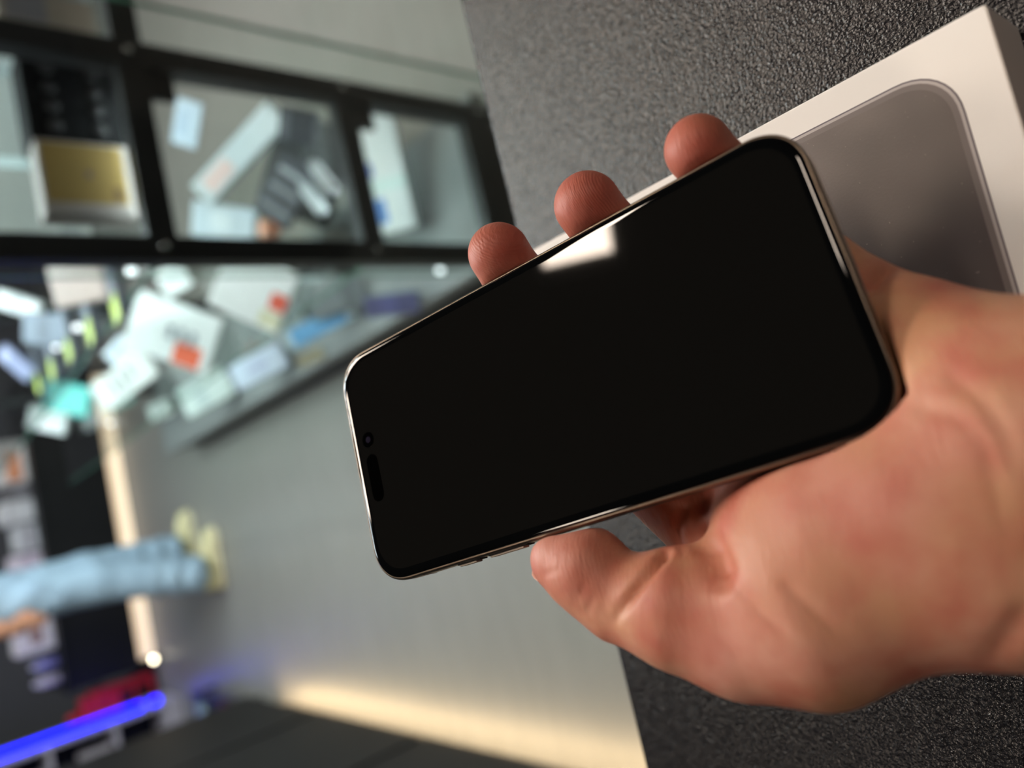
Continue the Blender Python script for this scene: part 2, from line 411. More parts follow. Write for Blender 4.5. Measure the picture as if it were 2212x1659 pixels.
# ------------------------------------------------------------------ the hand
# joints given as picture position + height over the screen plane (mm); everything below is solid, in phone axes
C_CAM = CAM2W.T @ (PC - np.array([0, 0, CAMZ])); X_CAM = CAM2W.T @ PX; Y_CAM = CAM2W.T @ PY; Z_CAM = CAM2W.T @ PZ
def HP(x, y, off, r=None):
    rr = np.array([x - PW / 2, PH / 2 - y, -FPX])
    t = ((C_CAM + Z_CAM * off * .001) @ Z_CAM) / (rr @ Z_CAM)
    q = rr * t - C_CAM
    p = [q @ X_CAM * 1000, q @ Y_CAM * 1000, q @ Z_CAM * 1000]
    return (*p, r) if r is not None else p
HS = 0.8
def build_hand():
    fingers = {
        'index':  [(1060, 760, -17, 8.0), (1160, 830, -18.5, 8.6), (1290, 930, -21, 9.6), (1540, 1145, -27.5, 11.2)],
        'middle': [(1078, 548, -5.5, 8.9), (1128, 628, -13.5, 8.6), (1330, 790, -19, 9.5), (1620, 1000, -25, 11.5)],
        'ring':   [(1269, 443, -5.5, 8.9), (1328, 525, -13.5, 8.5), (1500, 675, -19, 9.3), (1760, 850, -25, 11.0)],
        'little': [(1508, 322, -6.0, 8.2), (1575, 400, -13.5, 7.6), (1680, 500, -18, 8.2), (1860, 660, -23, 10.0)],
    }
    thumb = [(1208, 1208, -3.0, 7.4), (1268, 1232, -4.0, 9.9), (1342, 1296, -5, 9.2), (1464, 1314, -6.0, 13.2), (1600, 1352, -9.0, 13.6), (1720, 1325, -11, 18.5)]
    palm = [
        [(1640, 1120, -25, 11), (1800, 1090, -22, 13), (2130, 1080, -22, 17)],
        [(1620, 1000, -26, 11), (1900, 960, -24, 13), (2150, 980, -22, 17)],
        [(1760, 850, -26, 11), (1980, 850, -24, 14), (2180, 930, -20, 17)],
        [(1865, 665, -24, 10), (1965, 742, -21.5, 13), (2085, 828, -19, 16), (2300, 895, -16, 18)],
        [(1600, 1352, -10, 13.6), (1735, 1300, -12, 20.0), (1880, 1240, -14, 19.0), (2060, 1185, -15, 19.5), (2300, 1215, -17, 18)],
        [(1672, 1190, -11.5, 11.5), (1795, 1160, -11, 16.2), (1960, 1100, -10.5, 16.2), (2120, 1025, -13, 17.5)],
    ]
    G = grid((-90, -165, -48), (58, 80, 24), HS)
    D = None
    for c in palm:
        d = chain(G, [HP(*q) for q in c], 8.0)
        D = d if D is None else smin(D, d, 11.0)
    # forearm leaves the picture towards the holder
    w0 = np.array(HP(2150, 1050, -18)); w1 = np.array([-14.0, -150.0, -30.0]) ; 
    f0 = np.array(HP(2190, 925, -17)); f1 = np.array(HP(2190, 1190, -17))
    dirv = np.array([0.05, -1.0, -0.10]); dirv /= np.linalg.norm(dirv)
    for p, r0, r1 in ((f0, 18, 19), (f1, 17.5, 19)):
        D = smin(D, d_cap(G, p, p + dirv * 90, r0, r1), 14.0)
    D = smin(D, chain(G, [HP(*q) for q in thumb], 5.0), 6.0)
    Fg = None
    for n, c in fingers.items():
        d = chain(G, [HP(*q) for q in c], 5.0)
        Fg = d if Fg is None else smin(Fg, d, 1.2)
    D = smin(D, Fg, 4.0)
    # the flesh gives way to the phone it holds
    qx = np.abs(G[0]) - 35.75 + 6; qy = np.abs(G[1]) - 74.8 + 6; qz = np.abs(G[2] + 4.2) - 4.2
    dxy = np.sqrt(np.maximum(qx, 0) ** 2 + np.maximum(qy, 0) ** 2) + np.minimum(np.maximum(qx, qy), 0) - 6.1
    dph = np.minimum(np.maximum(dxy, qz), 0) + np.sqrt(np.maximum(dxy, 0) ** 2 + np.maximum(qz, 0) ** 2)
    D = smax(D, -(dph - 0.35), 1.6)
    V, Fq = surface_nets(D, (-90, -165, -48), HS)
    V = relax(V, Fq, 3, 0.5)
    return V, Fq
HV, HF = build_hand()
def vnormals(V, Fq):
    n = np.cross(V[Fq[:, 2]] - V[Fq[:, 0]], V[Fq[:, 3]] - V[Fq[:, 1]])
    N = np.zeros_like(V)
    for i in range(4):
        for k in range(3): N[:, k] += np.bincount(Fq[:, i], n[:, k], len(V))
    return N / np.maximum(np.linalg.norm(N, axis=1, keepdims=True), 1e-9)
def to_px(V):
    q = C_CAM + .001 * (V[:, :1] * X_CAM + V[:, 1:2] * Y_CAM + V[:, 2:] * Z_CAM)
    return np.stack([q[:, 0] / -q[:, 2] * FPX + PW / 2, PH / 2 - q[:, 1] / -q[:, 2] * FPX], 1), -q[:, 2] * 1000, q
HN = vnormals(HV, HF)
hpx, hdep, hq = to_px(HV)
facing = -np.einsum('ij,ij->i', (HN[:, :1] * X_CAM + HN[:, 1:2] * Y_CAM + HN[:, 2:] * Z_CAM), hq / np.linalg.norm(hq, axis=1, keepdims=True))
def polydist(P, line):
    """distance to the line and how far along it the nearest point lies (0..1)"""
    best = np.full(len(P), 1e9); along = np.zeros(len(P))
    seg = [np.linalg.norm(np.subtract(b, a)) for a, b in zip(line[:-1], line[1:])]
    tot = sum(seg); run = 0.0
    for (a, b), L in zip(zip(line[:-1], line[1:]), seg):
        a = np.array(a, float); b = np.array(b, float); d = b - a
        t = np.clip((P - a) @ d / (d @ d), 0, 1)
        dd = np.linalg.norm(P - a - t[:, None] * d, axis=1)
        along = np.where(dd < best, (run + t * L) / tot, along); best = np.minimum(best, dd)
        run += L
    return best, along
CREASES = [  # picture polyline, half width mm, depth mm
    ([(1438, 1192), (1408, 1226), (1378, 1262), (1350, 1305), (1322, 1352)], 1.15, 2.1),
    ([(1562, 1236), (1585, 1262), (1640, 1320), (1700, 1375), (1760, 1420)], 1.2, 0.45),
    ([(1530, 1165), (1548, 1215), (1562, 1250), (1590, 1275)], 2.8, 3.2),
    ([(1700, 1270), (1790, 1345), (1850, 1400)], 1.4, 0.4),
    ([(2060, 820), (2120, 860), (2170, 930), (2205, 1040)], 1.8, 0.4),
    ([(1990, 880), (2070, 900), (2130, 970), (2160, 1100), (2190, 1180)], 1.6, 0.3),
    ([(2212, 1330), (2170, 1390), (2110, 1440)], 2.6, 0.7),
    ([(1885, 615), (1915, 585), (1950, 566)], 1.2, 1.6),
    ([(1478, 1100), (1462, 1150), (1478, 1210)], 1.1, 0.9),
    ([(1520, 1075), (1500, 1130), (1520, 1200)], 1.0, 0.6),
    ([(1180, 1240), (1215, 1228)], 0.8, 0.25),
    ([(1270, 1320), (1285, 1270)], 0.8, 0.3),
    ([(1250, 1290), (1272, 1250)], 0.8, 0.25),
]
disp_h = np.zeros(len(HV))
for line, wd, dp in CREASES:
    dpx, along = polydist(hpx, line)
    dmm = dpx * hdep / FPX
    dp = dp * np.clip(2.2 * (1 - along), 0, 1)
    disp_h = np.maximum(disp_h, dp * np.exp(-(dmm / wd) ** 2) * np.clip(facing * 3 - 0.2, 0, 1) * (HV[:, 2] > -34))
HV = HV - HN * disp_h[:, None]
# blush: redder finger pads, thumb ball and heel
def spot(x, y, r):
    return np.exp(-(np.linalg.norm(hpx - np.array([x, y]), axis=1) * hdep / FPX / r) ** 2)
blush = 1.0 * (spot(1075, 545, 13) + spot(1270, 440, 13) + spot(1512, 320, 13)) + 0.55 * spot(1230, 1215, 12) + 0.35 * spot(1650, 1160, 17) + 0.3 * spot(1900, 1040, 14) + 0.25 * spot(1500, 1330, 12)
blush = np.clip(blush * (HV[:, 2] > -34), 0, 1)
ridge = np.clip(spot(1075, 545, 11) + spot(1270, 440, 11) + spot(1512, 320, 10) * .7, 0, 1)
hm = mesh_np('hand', HV * .001, HF)
for nm, arr in (('blush', blush), ('ridge', ridge)):
    at = hm.attributes.new(nm, 'FLOAT', 'POINT'); at.data.foreach_set('value', arr.astype(np.float32))
sk = mat('skin', srgb(205, 152, 122), 0.48, spec=0.4)
pb = bsdf(sk)
pb.inputs['Subsurface Weight'].default_value = 0.15
pb.inputs['Subsurface Radius'].default_value = (1.0, 0.35, 0.18)
pb.inputs['Subsurface Scale'].default_value = 0.004
tcs = nd(sk, 'ShaderNodeTexCoord')
n1 = nd(sk, 'ShaderNodeTexNoise'); n1.inputs['Scale'].default_value = 75.0; n1.inputs['Detail'].default_value = 3.0
n2 = nd(sk, 'ShaderNodeTexNoise'); n2.inputs['Scale'].default_value = 28.0; n2.inputs['Detail'].default_value = 2.0
lk(sk, tcs.outputs['Object'], n1.inputs['Vector']); lk(sk, tcs.outputs['Object'], n2.inputs['Vector'])
def mixc(m, fac, a, b):
    x = nd(m, 'ShaderNodeMix', data_type='RGBA')
    for s, v in ((6, a), (7, b)):
        if isinstance(v, tuple): x.inputs[s].default_value = (*v, 1)
        else: lk(m, v, x.inputs[s])
    if isinstance(fac, float): x.inputs[0].default_value = fac
    else: lk(m, fac, x.inputs[0])
    return x.outputs[2]
def ramp(m, src, a, b):
    r = nd(m, 'ShaderNodeMapRange'); r.inputs[1].default_value = a; r.inputs[2].default_value = b; lk(m, src, r.inputs[0]); return r.outputs[0]
cA = mixc(sk, ramp(sk, n2.outputs['Fac'], .35, .65), srgb(201, 149, 116), srgb(213, 152, 136))
cB = mixc(sk, ramp(sk, n1.outputs['Fac'], .42, .72), cA, srgb(190, 112, 94))
ab_ = nd(sk, 'ShaderNodeAttribute', attribute_name='blush')
cC = mixc(sk, ab_.outputs['Fac'], cB, srgb(178, 94, 79))
lk(sk, cC, pb.inputs['Base Color'])
# fine skin lines + finger print ridges
wv = nd(sk, 'ShaderNodeTexWave', wave_type='RINGS', rings_direction='SPHERICAL'); wv.inputs['Scale'].default_value = 700.0; wv.inputs['Distortion'].default_value = 2.5; wv.inputs['Detail Scale'].default_value = 0.6
mpw = nd(sk, 'ShaderNodeMapping'); mpw.inputs['Location'].default_value = (-0.040, -0.015, 0.01)
lk(sk, tcs.outputs['Object'], mpw.inputs['Vector']); lk(sk, mpw.outputs[0], wv.inputs['Vector'])
ar = nd(sk, 'ShaderNodeAttribute', attribute_name='ridge')
rm = nd(sk, 'ShaderNodeMath', operation='MULTIPLY'); lk(sk, wv.outputs['Fac'], rm.inputs[0]); lk(sk, ar.outputs['Fac'], rm.inputs[1])
mpl = nd(sk, 'ShaderNodeMapping'); mpl.inputs['Rotation'].default_value = (0, 0, 0.9); mpl.inputs['Scale'].default_value = (300, 1450, 400)
lk(sk, tcs.outputs['Object'], mpl.inputs['Vector'])
n3 = nd(sk, 'ShaderNodeTexNoise'); n3.inputs['Scale'].default_value = 1.0; n3.inputs['Detail'].default_value = 3.0
lk(sk, mpl.outputs[0], n3.inputs['Vector'])
b1 = nd(sk, 'ShaderNodeBump'); b1.inputs['Strength'].default_value = 0.36; b1.inputs['Distance'].default_value = 0.0006
lk(sk, n3.outputs['Fac'], b1.inputs['Height'])
b2 = nd(sk, 'ShaderNodeBump'); b2.inputs['Strength'].default_value = 0.22; b2.inputs['Distance'].default_value = 0.0003
lk(sk, rm.outputs[0], b2.inputs['Height']); lk(sk, b1.outputs['Normal'], b2.inputs['Normal']); lk(sk, b2.outputs['Normal'], pb.inputs['Normal'])
M['skin'] = sk
hand = obj('hand', hm, sk, None, True)
tag(hand, 'bare hand, palm up, gripping the black phone between thumb and fingertips', 'hand')
hand.matrix_world = pmx
nm_ = mat('finger nail', srgb(224, 178, 160), 0.25, spec=0.5)
def nail(c, axis, out, w, l):
    axis = Vector(axis).normalized(); out = Vector(out); out = (out - axis * out.dot(axis)).normalized(); side = axis.cross(out)
    bmn = bmesh.new(); bmesh.ops.create_uvsphere(bmn, u_segments=20, v_segments=12, radius=1)
    for v in bmn.verts:
        x, y, z = v.co
        k = abs(x) ** 2
        v.co = (Vector(c) + side * (x * w) + axis * (y * l) + out * (z * 0.7 - k * w * 0.32)) * .001
    obj('nail', bmn, nm_, hand, True)
def nail_for(tip, nxt, out, lift, w, l, back=3.0):
    a = Vector(tip) - Vector(nxt); a.normalize(); out = Vector(out); o = (out - a * out.dot(a)).normalized()
    nail(Vector(tip) - a * (back - 3.0) + o * lift, a, o, w, l)
nail_for(HP(1082, 548, -5.5), HP(1128, 628, -13.5), (0, 0, -1), 7.9, 5.4, 6.2)
nail_for(HP(1272, 442, -5.5), HP(1328, 525, -13.5), (0, 0, -1), 7.8, 5.2, 6.0)
nail_for(HP(1512, 322, -6.0), HP(1575, 400, -13.5), (0, 0, -1), 7.3, 4.6, 5.4)
_o = np.array(HP(1176, 1262, -8)) - np.array(HP(1208, 1208, -3))
nail_for(HP(1200, 1204, -3.0), HP(1268, 1232, -4.0), tuple(_o), 6.5, 5.6, 6.4)
# ------------------------------------------------------------------ glass display cabinet on the right of the aisle
random.seed(4)
M['led_cool'] = mat('unseen cool led bar', (0.9, 0.9, 0.9), 0.5, emit=COOL, strength=LED_CABINET)
M['led_bay_fill'] = mat('added cool bay light', (0.9, 0.9, 0.9), 0.5, emit=COOL, strength=40.0)
M['led_warm'] = mat('warm led strip', (0.9, 0.85, 0.7), 0.5, emit=(1.0, 0.72, 0.40), strength=LED_WARM)
M['led_far'] = mat('warm led strip far', (0.9, 0.85, 0.7), 0.5, emit=(1.0, 0.74, 0.48), strength=LED_FAR)
M['led_blue'] = mat('blue led tube', (0.0, 0.0, 0.02), 0.8, spec=0.0, emit=(0.0, 0.002, 1.0), strength=8.0)
M['deck'] = noisy('grey deck laminate', srgb(128, 130, 130), srgb(112, 114, 114), 8.0, rough=0.35)
CA, CB = 0.43, 1.10
cab = thing('display_cabinet', 'tall glass display cabinet with black posts and shelves of small goods', 'cabinet', S(CA, CB, 0), TH)
def cpart(name, a0, a1, b0, b1, z0, z1, m, r=0.0, parent=cab):
    return obj(name, box(a0 - CA, a1 - CA, b0 - CB, b1 - CB, z0, z1, r), m, parent)
cpart('plinth', .445, .79, 1.12, 3.68, 0.0, .13, M['blackmetal'])
cpart('bottom_deck', .43, .80, 1.10, 3.70, .13, .17, M['deck'], .003)
for a, b in ((.43, 1.10), (.745, 1.10), (.745, 2.4), (.745, 3.675)):
    po = cpart('post', a - .019, a + .019, b - .0125, b + .0255, 0.0, 1.75, M['blackmetal'], .002)
    if b < 2:
        for zz in (.17, .49, .85, 1.21):
            bo = cyl(.006, .006, 0, .008, 16, bev=.001)
            o = obj('joint_bolt', bo, M['chrome'], po, True)
            o.rotation_euler = (math.pi / 2, 0, 0); o.location = (a - CA, b - CB - .0125, zz)
for zz, a1, lo, hi in ((.19, .745, .055, .020), (.49, .745, .024, .018), (.85, 1.10, .024, .018), (1.21, 1.10, .024, .018)):
    ra = cpart('front_rail', .43, a1, 1.090, 1.120, zz - lo, zz + hi, M['blackmetal'], .002)
    if .3 < zz < 1:
        cpart('unseen_led_bar', .46, min(a1, .74) - .03, 1.121, 1.128, zz - .018, zz - .006, M['led_bay_fill'], 0, ra)  # hidden bars added to brighten the goods in the bays
for zz in (.49, .85):
    cpart('corner_bracket', .68, .735, 1.10, 1.112, zz - .065, zz - .022, M['blackmetal'], .001)
for zz, a1 in ((.49, .80), (.85, 1.12), (1.21, 1.12)):
    sh = cpart('glass_shelf', .42, a1, 1.13, (4.2 if zz < .5 else 3.70), zz - .004, zz + .004, M['glass'])
    cpart('shelf_edge', .419, .4205, 1.13, (4.2 if zz < .5 else 3.70), zz - .0045, zz + .0045, M['glassedge'], 0, sh)
fp = cpart('front_pane', .38, .82, 1.070, 1.076, .10, 1.70, M['glass'])
cpart('pane_edge', .3785, .3800, 1.0695, 1.0765, .10, 1.70, M['glassedge'], 0, fp)
cpart('pane_edge', .8200, .8225, 1.0690, 1.0770, .10, 1.70, M['glassedge'], 0, fp)
cpart('canopy', .40, 1.12, 1.09, 3.72, 1.75, 1.79, M['blackmetal'], .004)
for b0 in (1.16, 2.05, 2.94):  # unseen bars above the view, put in to light the goods
    cpart('unseen_led_bar', .52, .56, b0, b0 + .7, 1.735, 1.748, M['led_cool'])
    cpart('unseen_led_bar', .90, .94, b0, b0 + .7, 1.735, 1.748, M['led_cool'])
for (x, y), zz in (((275, 585), .85), ((160, 708), .85), ((116, 750), .85), ((235, 915), .49), ((946, 584), .19)):  # glowing discs put in for bright glints of reflected light
    a_, b_ = on_plane(x, y, zz + .02)
    o = obj('glint_disc', cyl(.0065, .006, 0, .012, 16, bev=.001), mat('glowing glint disc', (.9, .9, .9), .3, emit=COOL, strength=2.2), cab, True)
    o.location = (a_ - CA, b_ - CB, zz + .008)

# goods: flat packs placed on the shelves as oriented solid boxes
CAMP = np.array([0.0, 0.0, CAMZ])
def lean_frame(q, z, lean):
    """card leaning back on the shelf: lowest corner on the shelf, face turned to the aisle end"""
    q = [np.array(x, float) for x in q]
    low = max(q, key=lambda p: p[0])
    v = ray(*low); anchor = v * ((z - CAMZ) / v[2])
    hd = -anchor.copy(); hd[2] = 0; hd /= np.linalg.norm(hd)
    n = hd * math.cos(lean) + np.array([0, 0, 1.0]) * math.sin(lean)
    pts = []
    for x in q:
        v = ray(*x); pts.append(v * ((anchor @ n) / (v @ n)))
    pts = np.array(pts)
    u = (pts[1] - pts[0] + pts[2] - pts[3]) / 2; w = (pts[3] - pts[0] + pts[2] - pts[1]) / 2
    lu, lv = np.linalg.norm(u), np.linalg.norm(w)
    if lu >= lv: e1 = u / lu; e2 = np.cross(n, e1); e2 *= np.sign(e2 @ w)
    else: e2 = w / lv; e1 = np.cross(n, e2); e1 *= np.sign(e1 @ u)
    return pts.mean(0) + CAMP, e1, e2, n, lu, lv
MC = {}
def colm(rgb, rough=0.5):
    k = (rgb, rough)
    if k not in MC:
        MC[k] = noisy('pack %d %d %d' % rgb, srgb(*rgb), tuple(0.86 * c for c in srgb(*rgb)), 40.0, rough=rough)
    return MC[k]
def pack(name, label, cat, q, z, h, rgb, panels=(), group=None, rough=0.5, lean=0.75):
    """carton leaning on the plane z; panels: (u0,u1,v0,v1,rgb,partname) in fractions of its face"""
    c, e1, e2, n, lu, lv = lean_frame(q, z + .005, lean)
    low = min(c[2] + s1 * e1[2] * lu / 2 + s2 * e2[2] * lv / 2 - k * n[2] * h for s1 in (-1, 1) for s2 in (-1, 1) for k in (0, 1))
    c = c + np.array([0, 0, z + .005 - low])
    t = thing(name, label, cat, (0, 0, 0), 0, group)
    mw = Matrix.Identity(4)
    if np.cross(e1, e2) @ n < 0: e3 = -n; sgn = -1
    else: e3 = n; sgn = 1
    for i in range(3):
        mw[i][0], mw[i][1], mw[i][2], mw[i][3] = float(e1[i]), float(e2[i]), float(e3[i]), float(c[i])
    t.matrix_world = mw
    def zz(a, b): return (min(sgn * a, sgn * b), max(sgn * a, sgn * b))
    e = min(.004, h * .2, lu * .1, lv * .1)
    obj('carton_body', box(-lu / 2, lu / 2, -lv / 2, lv / 2, *zz(-h, 0), e), colm(rgb, rough), t)
    obj('lid_seam', box(-lu / 2 - .0004, lu / 2 + .0004, -lv / 2 - .0004, lv / 2 + .0004, *zz(-h * .40, -h * .36)), colm(tuple(int(.7 * x) for x in rgb)), t)
    for u0, u1, v0, v1, col, pn in panels:
        obj(pn, box(-lu / 2 + u0 * lu, -lu / 2 + u1 * lu, -lv / 2 + v0 * lv, -lv / 2 + v1 * lv, *zz(-.0004, .0008)), colm(col), t)
    return t
WHT = (235, 240, 238)
GO = 'goods lying on the cabinet shelves'
pack('price_card', 'large white card with orange corner square and dark numerals on middle shelf', 'card', [(310, 622), (492, 700), (432, 800), (252, 745)], .49, .012, WHT,
     [(.58, .90, .62, .98, (232, 96, 52), 'orange_square'), (.45, .52, .40, .62, (120, 130, 140), 'numeral'), (.58, .65, .40, .62, (120, 130, 140), 'numeral'), (.71, .78, .40, .62, (120, 130, 140), 'numeral')], GO)
pack('price_card', 'white card with orange tab and cream strip beside the near glass corner', 'card', [(408, 622), (500, 562), (668, 602), (545, 716)], .49, .014, WHT,
     [(.05, .30, .70, .98, (222, 222, 190), 'cream_strip'), (.34, .60, .76, .99, (228, 100, 76), 'orange_tab')], GO)
pack('price_card', 'pale card with rows of dark print beside the teal slab', 'card', [(195, 832), (300, 758), (350, 800), (226, 897)], .49, .010, (225, 228, 224),
     [(.30, .36, .2, .8, (150, 155, 158), 'text_line'), (.46, .52, .2, .8, (150, 155, 158), 'text_line'), (.62, .68, .2, .6, (150, 155, 158), 'text_line')], GO)
pack('folder', 'teal plastic folder on the middle shelf behind the pale printed card', 'folder', [(70, 884), (138, 818), (208, 852), (192, 888)], .49, .02, (40, 178, 170), [(.1, .9, .05, .15, (30, 120, 118), 'spine')], GO, .35)
pack('pouch', 'light blue flat packet with white ends on the bottom deck', 'packet', [(612, 728), (640, 752), (782, 684), (752, 648)], .17, .025, (205, 225, 235),
     [(.02, .98, .10, .90, (118, 182, 232), 'blue_panel')], GO)
pack('phone_case_box', 'white box end to end with bluish box, farther along the bottom deck', 'box', [(385, 850), (432, 896), (520, 850), (496, 785)], .17, .03, (228, 240, 238), [(.1, .9, .3, .5, (205, 220, 222), 'printed_band')], GO)
pack('phone_case_box', 'bluish white box at the deck edge next to the beige sticker', 'box', [(500, 795), (532, 842), (638, 790), (612, 735)], .17, .03, (215, 225, 245), [(.35, .65, .3, .7, (190, 195, 225), 'printed_badge')], GO)
pack('sticker_sheet', 'small beige sheet at the edge of the bottom deck', 'sheet', [(636, 772), (652, 796), (706, 772), (692, 748)], .17, .004, (176, 166, 138), [], GO)
pack('small_box', 'small white box at the far end of the bottom deck', 'box', [(322, 876), (344, 908), (386, 890), (372, 862)], .17, .04, (235, 240, 238), [(.2, .8, .3, .6, (200, 205, 205), 'printed_band')], GO)
pack('flat_box', 'dark violet flat box lying on the deck behind the phone', 'box', [(782, 640), (802, 690), (915, 670), (902, 632)], .17, .012, (84, 86, 128), [(.1, .9, .3, .6, (96, 98, 150), 'printed_band')], GO)
pack('flat_box', 'grey flat box between the light blue packet and violet box', 'box', [(640, 640), (700, 690), (800, 640), (760, 610)], .17, .012, (120, 126, 130), [(.1, .9, .6, .9, (95, 100, 104), 'printed_band')], GO)
pack('charger_carton', 'long white carton with blue printed windows leaning in the lowest front bay', 'carton', [(752, 250), (862, 232), (932, 475), (806, 532)], .17, .055, (240, 248, 248),
     [(.10, .98, .57, .66, (228, 250, 246), 'tape_band'), (.30, .55, .72, .92, (100, 150, 220), 'blue_window'), (.28, .46, .42, .54, (80, 110, 190), 'blue_window')], GO)
pack('flat_box', 'big dark grey box on the bottom deck under the front bay shelf', 'box', [(560, 450), (690, 238), (772, 290), (780, 490)], .17, .05, (40, 42, 47), [(.08, .14, .05, .95, (110, 114, 118), 'pale_edge'), (.1, .9, .46, .50, (84, 88, 92), 'pale_edge')], GO)
pack('price_card', 'white card between the corner post and the large price card', 'card', [(318, 600), (372, 572), (425, 600), (370, 640)], .49, .01, WHT, [(.2, .8, .3, .5, (205, 210, 212), 'text_line')], GO)
pack('price_card', 'small white card with pink print low beside the lowest front rail', 'card', [(700, 572), (704, 552), (750, 552), (760, 580)], .17, .01, WHT, [(.55, .9, .2, .8, (236, 160, 140), 'pink_print')], GO)
pack('price_card', 'narrow bluish white card just left of the large price card', 'card', [(218, 770), (262, 725), (300, 752), (262, 792)], .49, .01, (214, 226, 238), [(.2, .8, .3, .5, (150, 165, 200), 'text_line')], GO)
pack('accessory_carton', 'white box below the teal folder at the far end of the shelf', 'box', [(40, 912), (75, 885), (160, 895), (118, 935)], .49, .03, (228, 236, 236), [(.5, .95, .1, .9, (196, 212, 206), 'printed_panel')], GO)
pack('screen_film', 'pale blue sheet standing on the middle shelf by the upper rail', 'sheet', [(372, 300), (392, 215), (440, 222), (430, 330)], .49, .006, (172, 188, 205), [(.2, .8, .2, .5, (150, 168, 192), 'printed_window')], GO)
pack('blister_pack', 'clear pale blister pack beside the copper tin by the front rail', 'pack', [(640, 570), (700, 562), (735, 596), (650, 610)], .17, .02, (188, 196, 200), [(.2, .8, .2, .8, (120, 126, 132), 'dark_insert')], GO)
pack('flat_box', 'pale grey box behind the light blue packet', 'box', [(560, 690), (620, 660), (680, 690), (600, 740)], .17, .02, (165, 172, 174), [(.2, .8, .2, .4, (140, 146, 150), 'printed_band')], GO)
pack('sim_pack', 'pale translucent pack on the middle shelf behind the front glass', 'pack', [(395, 500), (440, 440), (570, 458), (540, 522)], .49, .02, (205, 218, 228), [(.2, .8, .3, .6, (228, 238, 245), 'printed_window')], GO)
pack('sim_pack', 'dark flat pack with pale bars on the middle shelf behind the front glass', 'pack', [(560, 450), (640, 320), (700, 380), (640, 500)], .49, .02, (58, 60, 66),
     [(.15, .22, .1, .9, (130, 136, 140), 'pale_bar'), (.45, .52, .1, .9, (130, 136, 140), 'pale_bar'), (.72, .80, .1, .9, (150, 156, 160), 'pale_bar')], GO)
pack('flat_box', 'black flat box lying on the middle shelf next to the wall of glass', 'box', [(600, 300), (640, 235), (705, 245), (690, 320)], .49, .03, (44, 46, 52), [(.1, .9, .1, .3, (90, 92, 98), 'printed_band')], GO)
pack('blister_pack', 'white slanting blister pack beside the black flat box', 'pack', [(430, 400), (600, 225), (640, 262), (480, 450)], .49, .03, (210, 220, 224), [(.1, .4, .2, .8, (235, 205, 200), 'pink_window')], GO)
for (x, y), lb in (((690, 430), 'small silver tube lying nearest the black flat box'), ((712, 385), 'small silver tube lying nearest the cabinet post')):
    a, b = on_plane(x, y, .515)
    t = thing('metal_tube', lb, 'tube', S(a, b, .528), TH + .6, 'silver tubes on the middle shelf')
    o = obj('tube_body', cyl(.012, .012, -.045, .035, 20, bev=.003), colm((190, 195, 198), .3), t, True); o.rotation_euler = (0, math.pi / 2, 0)
    o = obj('tube_cap', cyl(.0105, .0105, .034, .05, 20, bev=.002), colm((150, 154, 158), .3), t, True); o.rotation_euler = (0, math.pi / 2, 0)
for (x, y, z), lb in (((566, 494, .53), 'copper coloured round tin standing on the middle shelf'), ((690, 574, .20), 'copper coloured round tin low by the front rail')):
    a, b = on_plane(x, y, z)
    t = thing('round_tin', lb, 'tin', S(a, b, (.494 if z > .4 else .174)), TH, 'copper tins')
    obj('tin_body', cyl(.019, .019, 0, .03, 24, bev=.002), colm((196, 130, 100), .35), t, True)
    obj('tin_lid', cyl(.02, .02, .03, .038, 24, bev=.002), colm((214, 150, 120), .35), t, True)
# dark packs with yellow-green tags in a row on the upper shelf
tags = [(265, 655), (207, 705), (160, 748), (122, 790), (92, 822)]
nth = ['nearest the corner post', 'second from the corner post', 'middle one of the five', 'fourth from the corner post', 'farthest along the shelf']
for (x, y), w in zip(tags, nth):
    a, b = on_plane(x, y, .86)
    t = thing('tagged_pack', 'dark grey pack with yellow-green tag, ' + w, 'pack', S(a + .055, b + .03, .8548), TH + .25, 'packs with yellow-green tags')
    obj('pack_body', box(-.09, .045, -.022, .022, 0, .014, .003), colm((86, 92, 102)), t)
    obj('green_tag', box(-.085, -.040, -.019, .019, .0136, .0150), colm((172, 196, 70)), t)
    obj('clear_window', box(-.03, .035, -.014, .014, .0136, .0148), colm((130, 140, 152), .15), t)
pack('flat_box', 'beige flat box on the upper shelf by the corner post', 'box', [(60, 596), (140, 562), (262, 630), (110, 642)], .85, .02, (205, 190, 182), [(.1, .9, .1, .3, (225, 214, 208), 'printed_band')], GO)
pack('flat_box', 'grey blue box at the far end of the upper shelf', 'box', [(0, 768), (20, 740), (92, 800), (66, 826)], .85, .02, (120, 130, 165), [(.1, .9, .1, .3, (150, 158, 190), 'printed_band')], GO)
pack('flat_box', 'white box behind the tagged packs on the upper shelf', 'box', [(0, 660), (10, 625), (110, 655), (90, 690)], .85, .03, (215, 222, 222), [(.1, .9, .4, .6, (190, 198, 204), 'printed_band')], GO)
pack('flat_box', 'slate box under the row of tagged packs', 'box', [(20, 735), (60, 680), (150, 690), (110, 740)], .85, .01, (120, 134, 150), [(.1, .9, .4, .6, (100, 110, 124), 'printed_band')], GO)
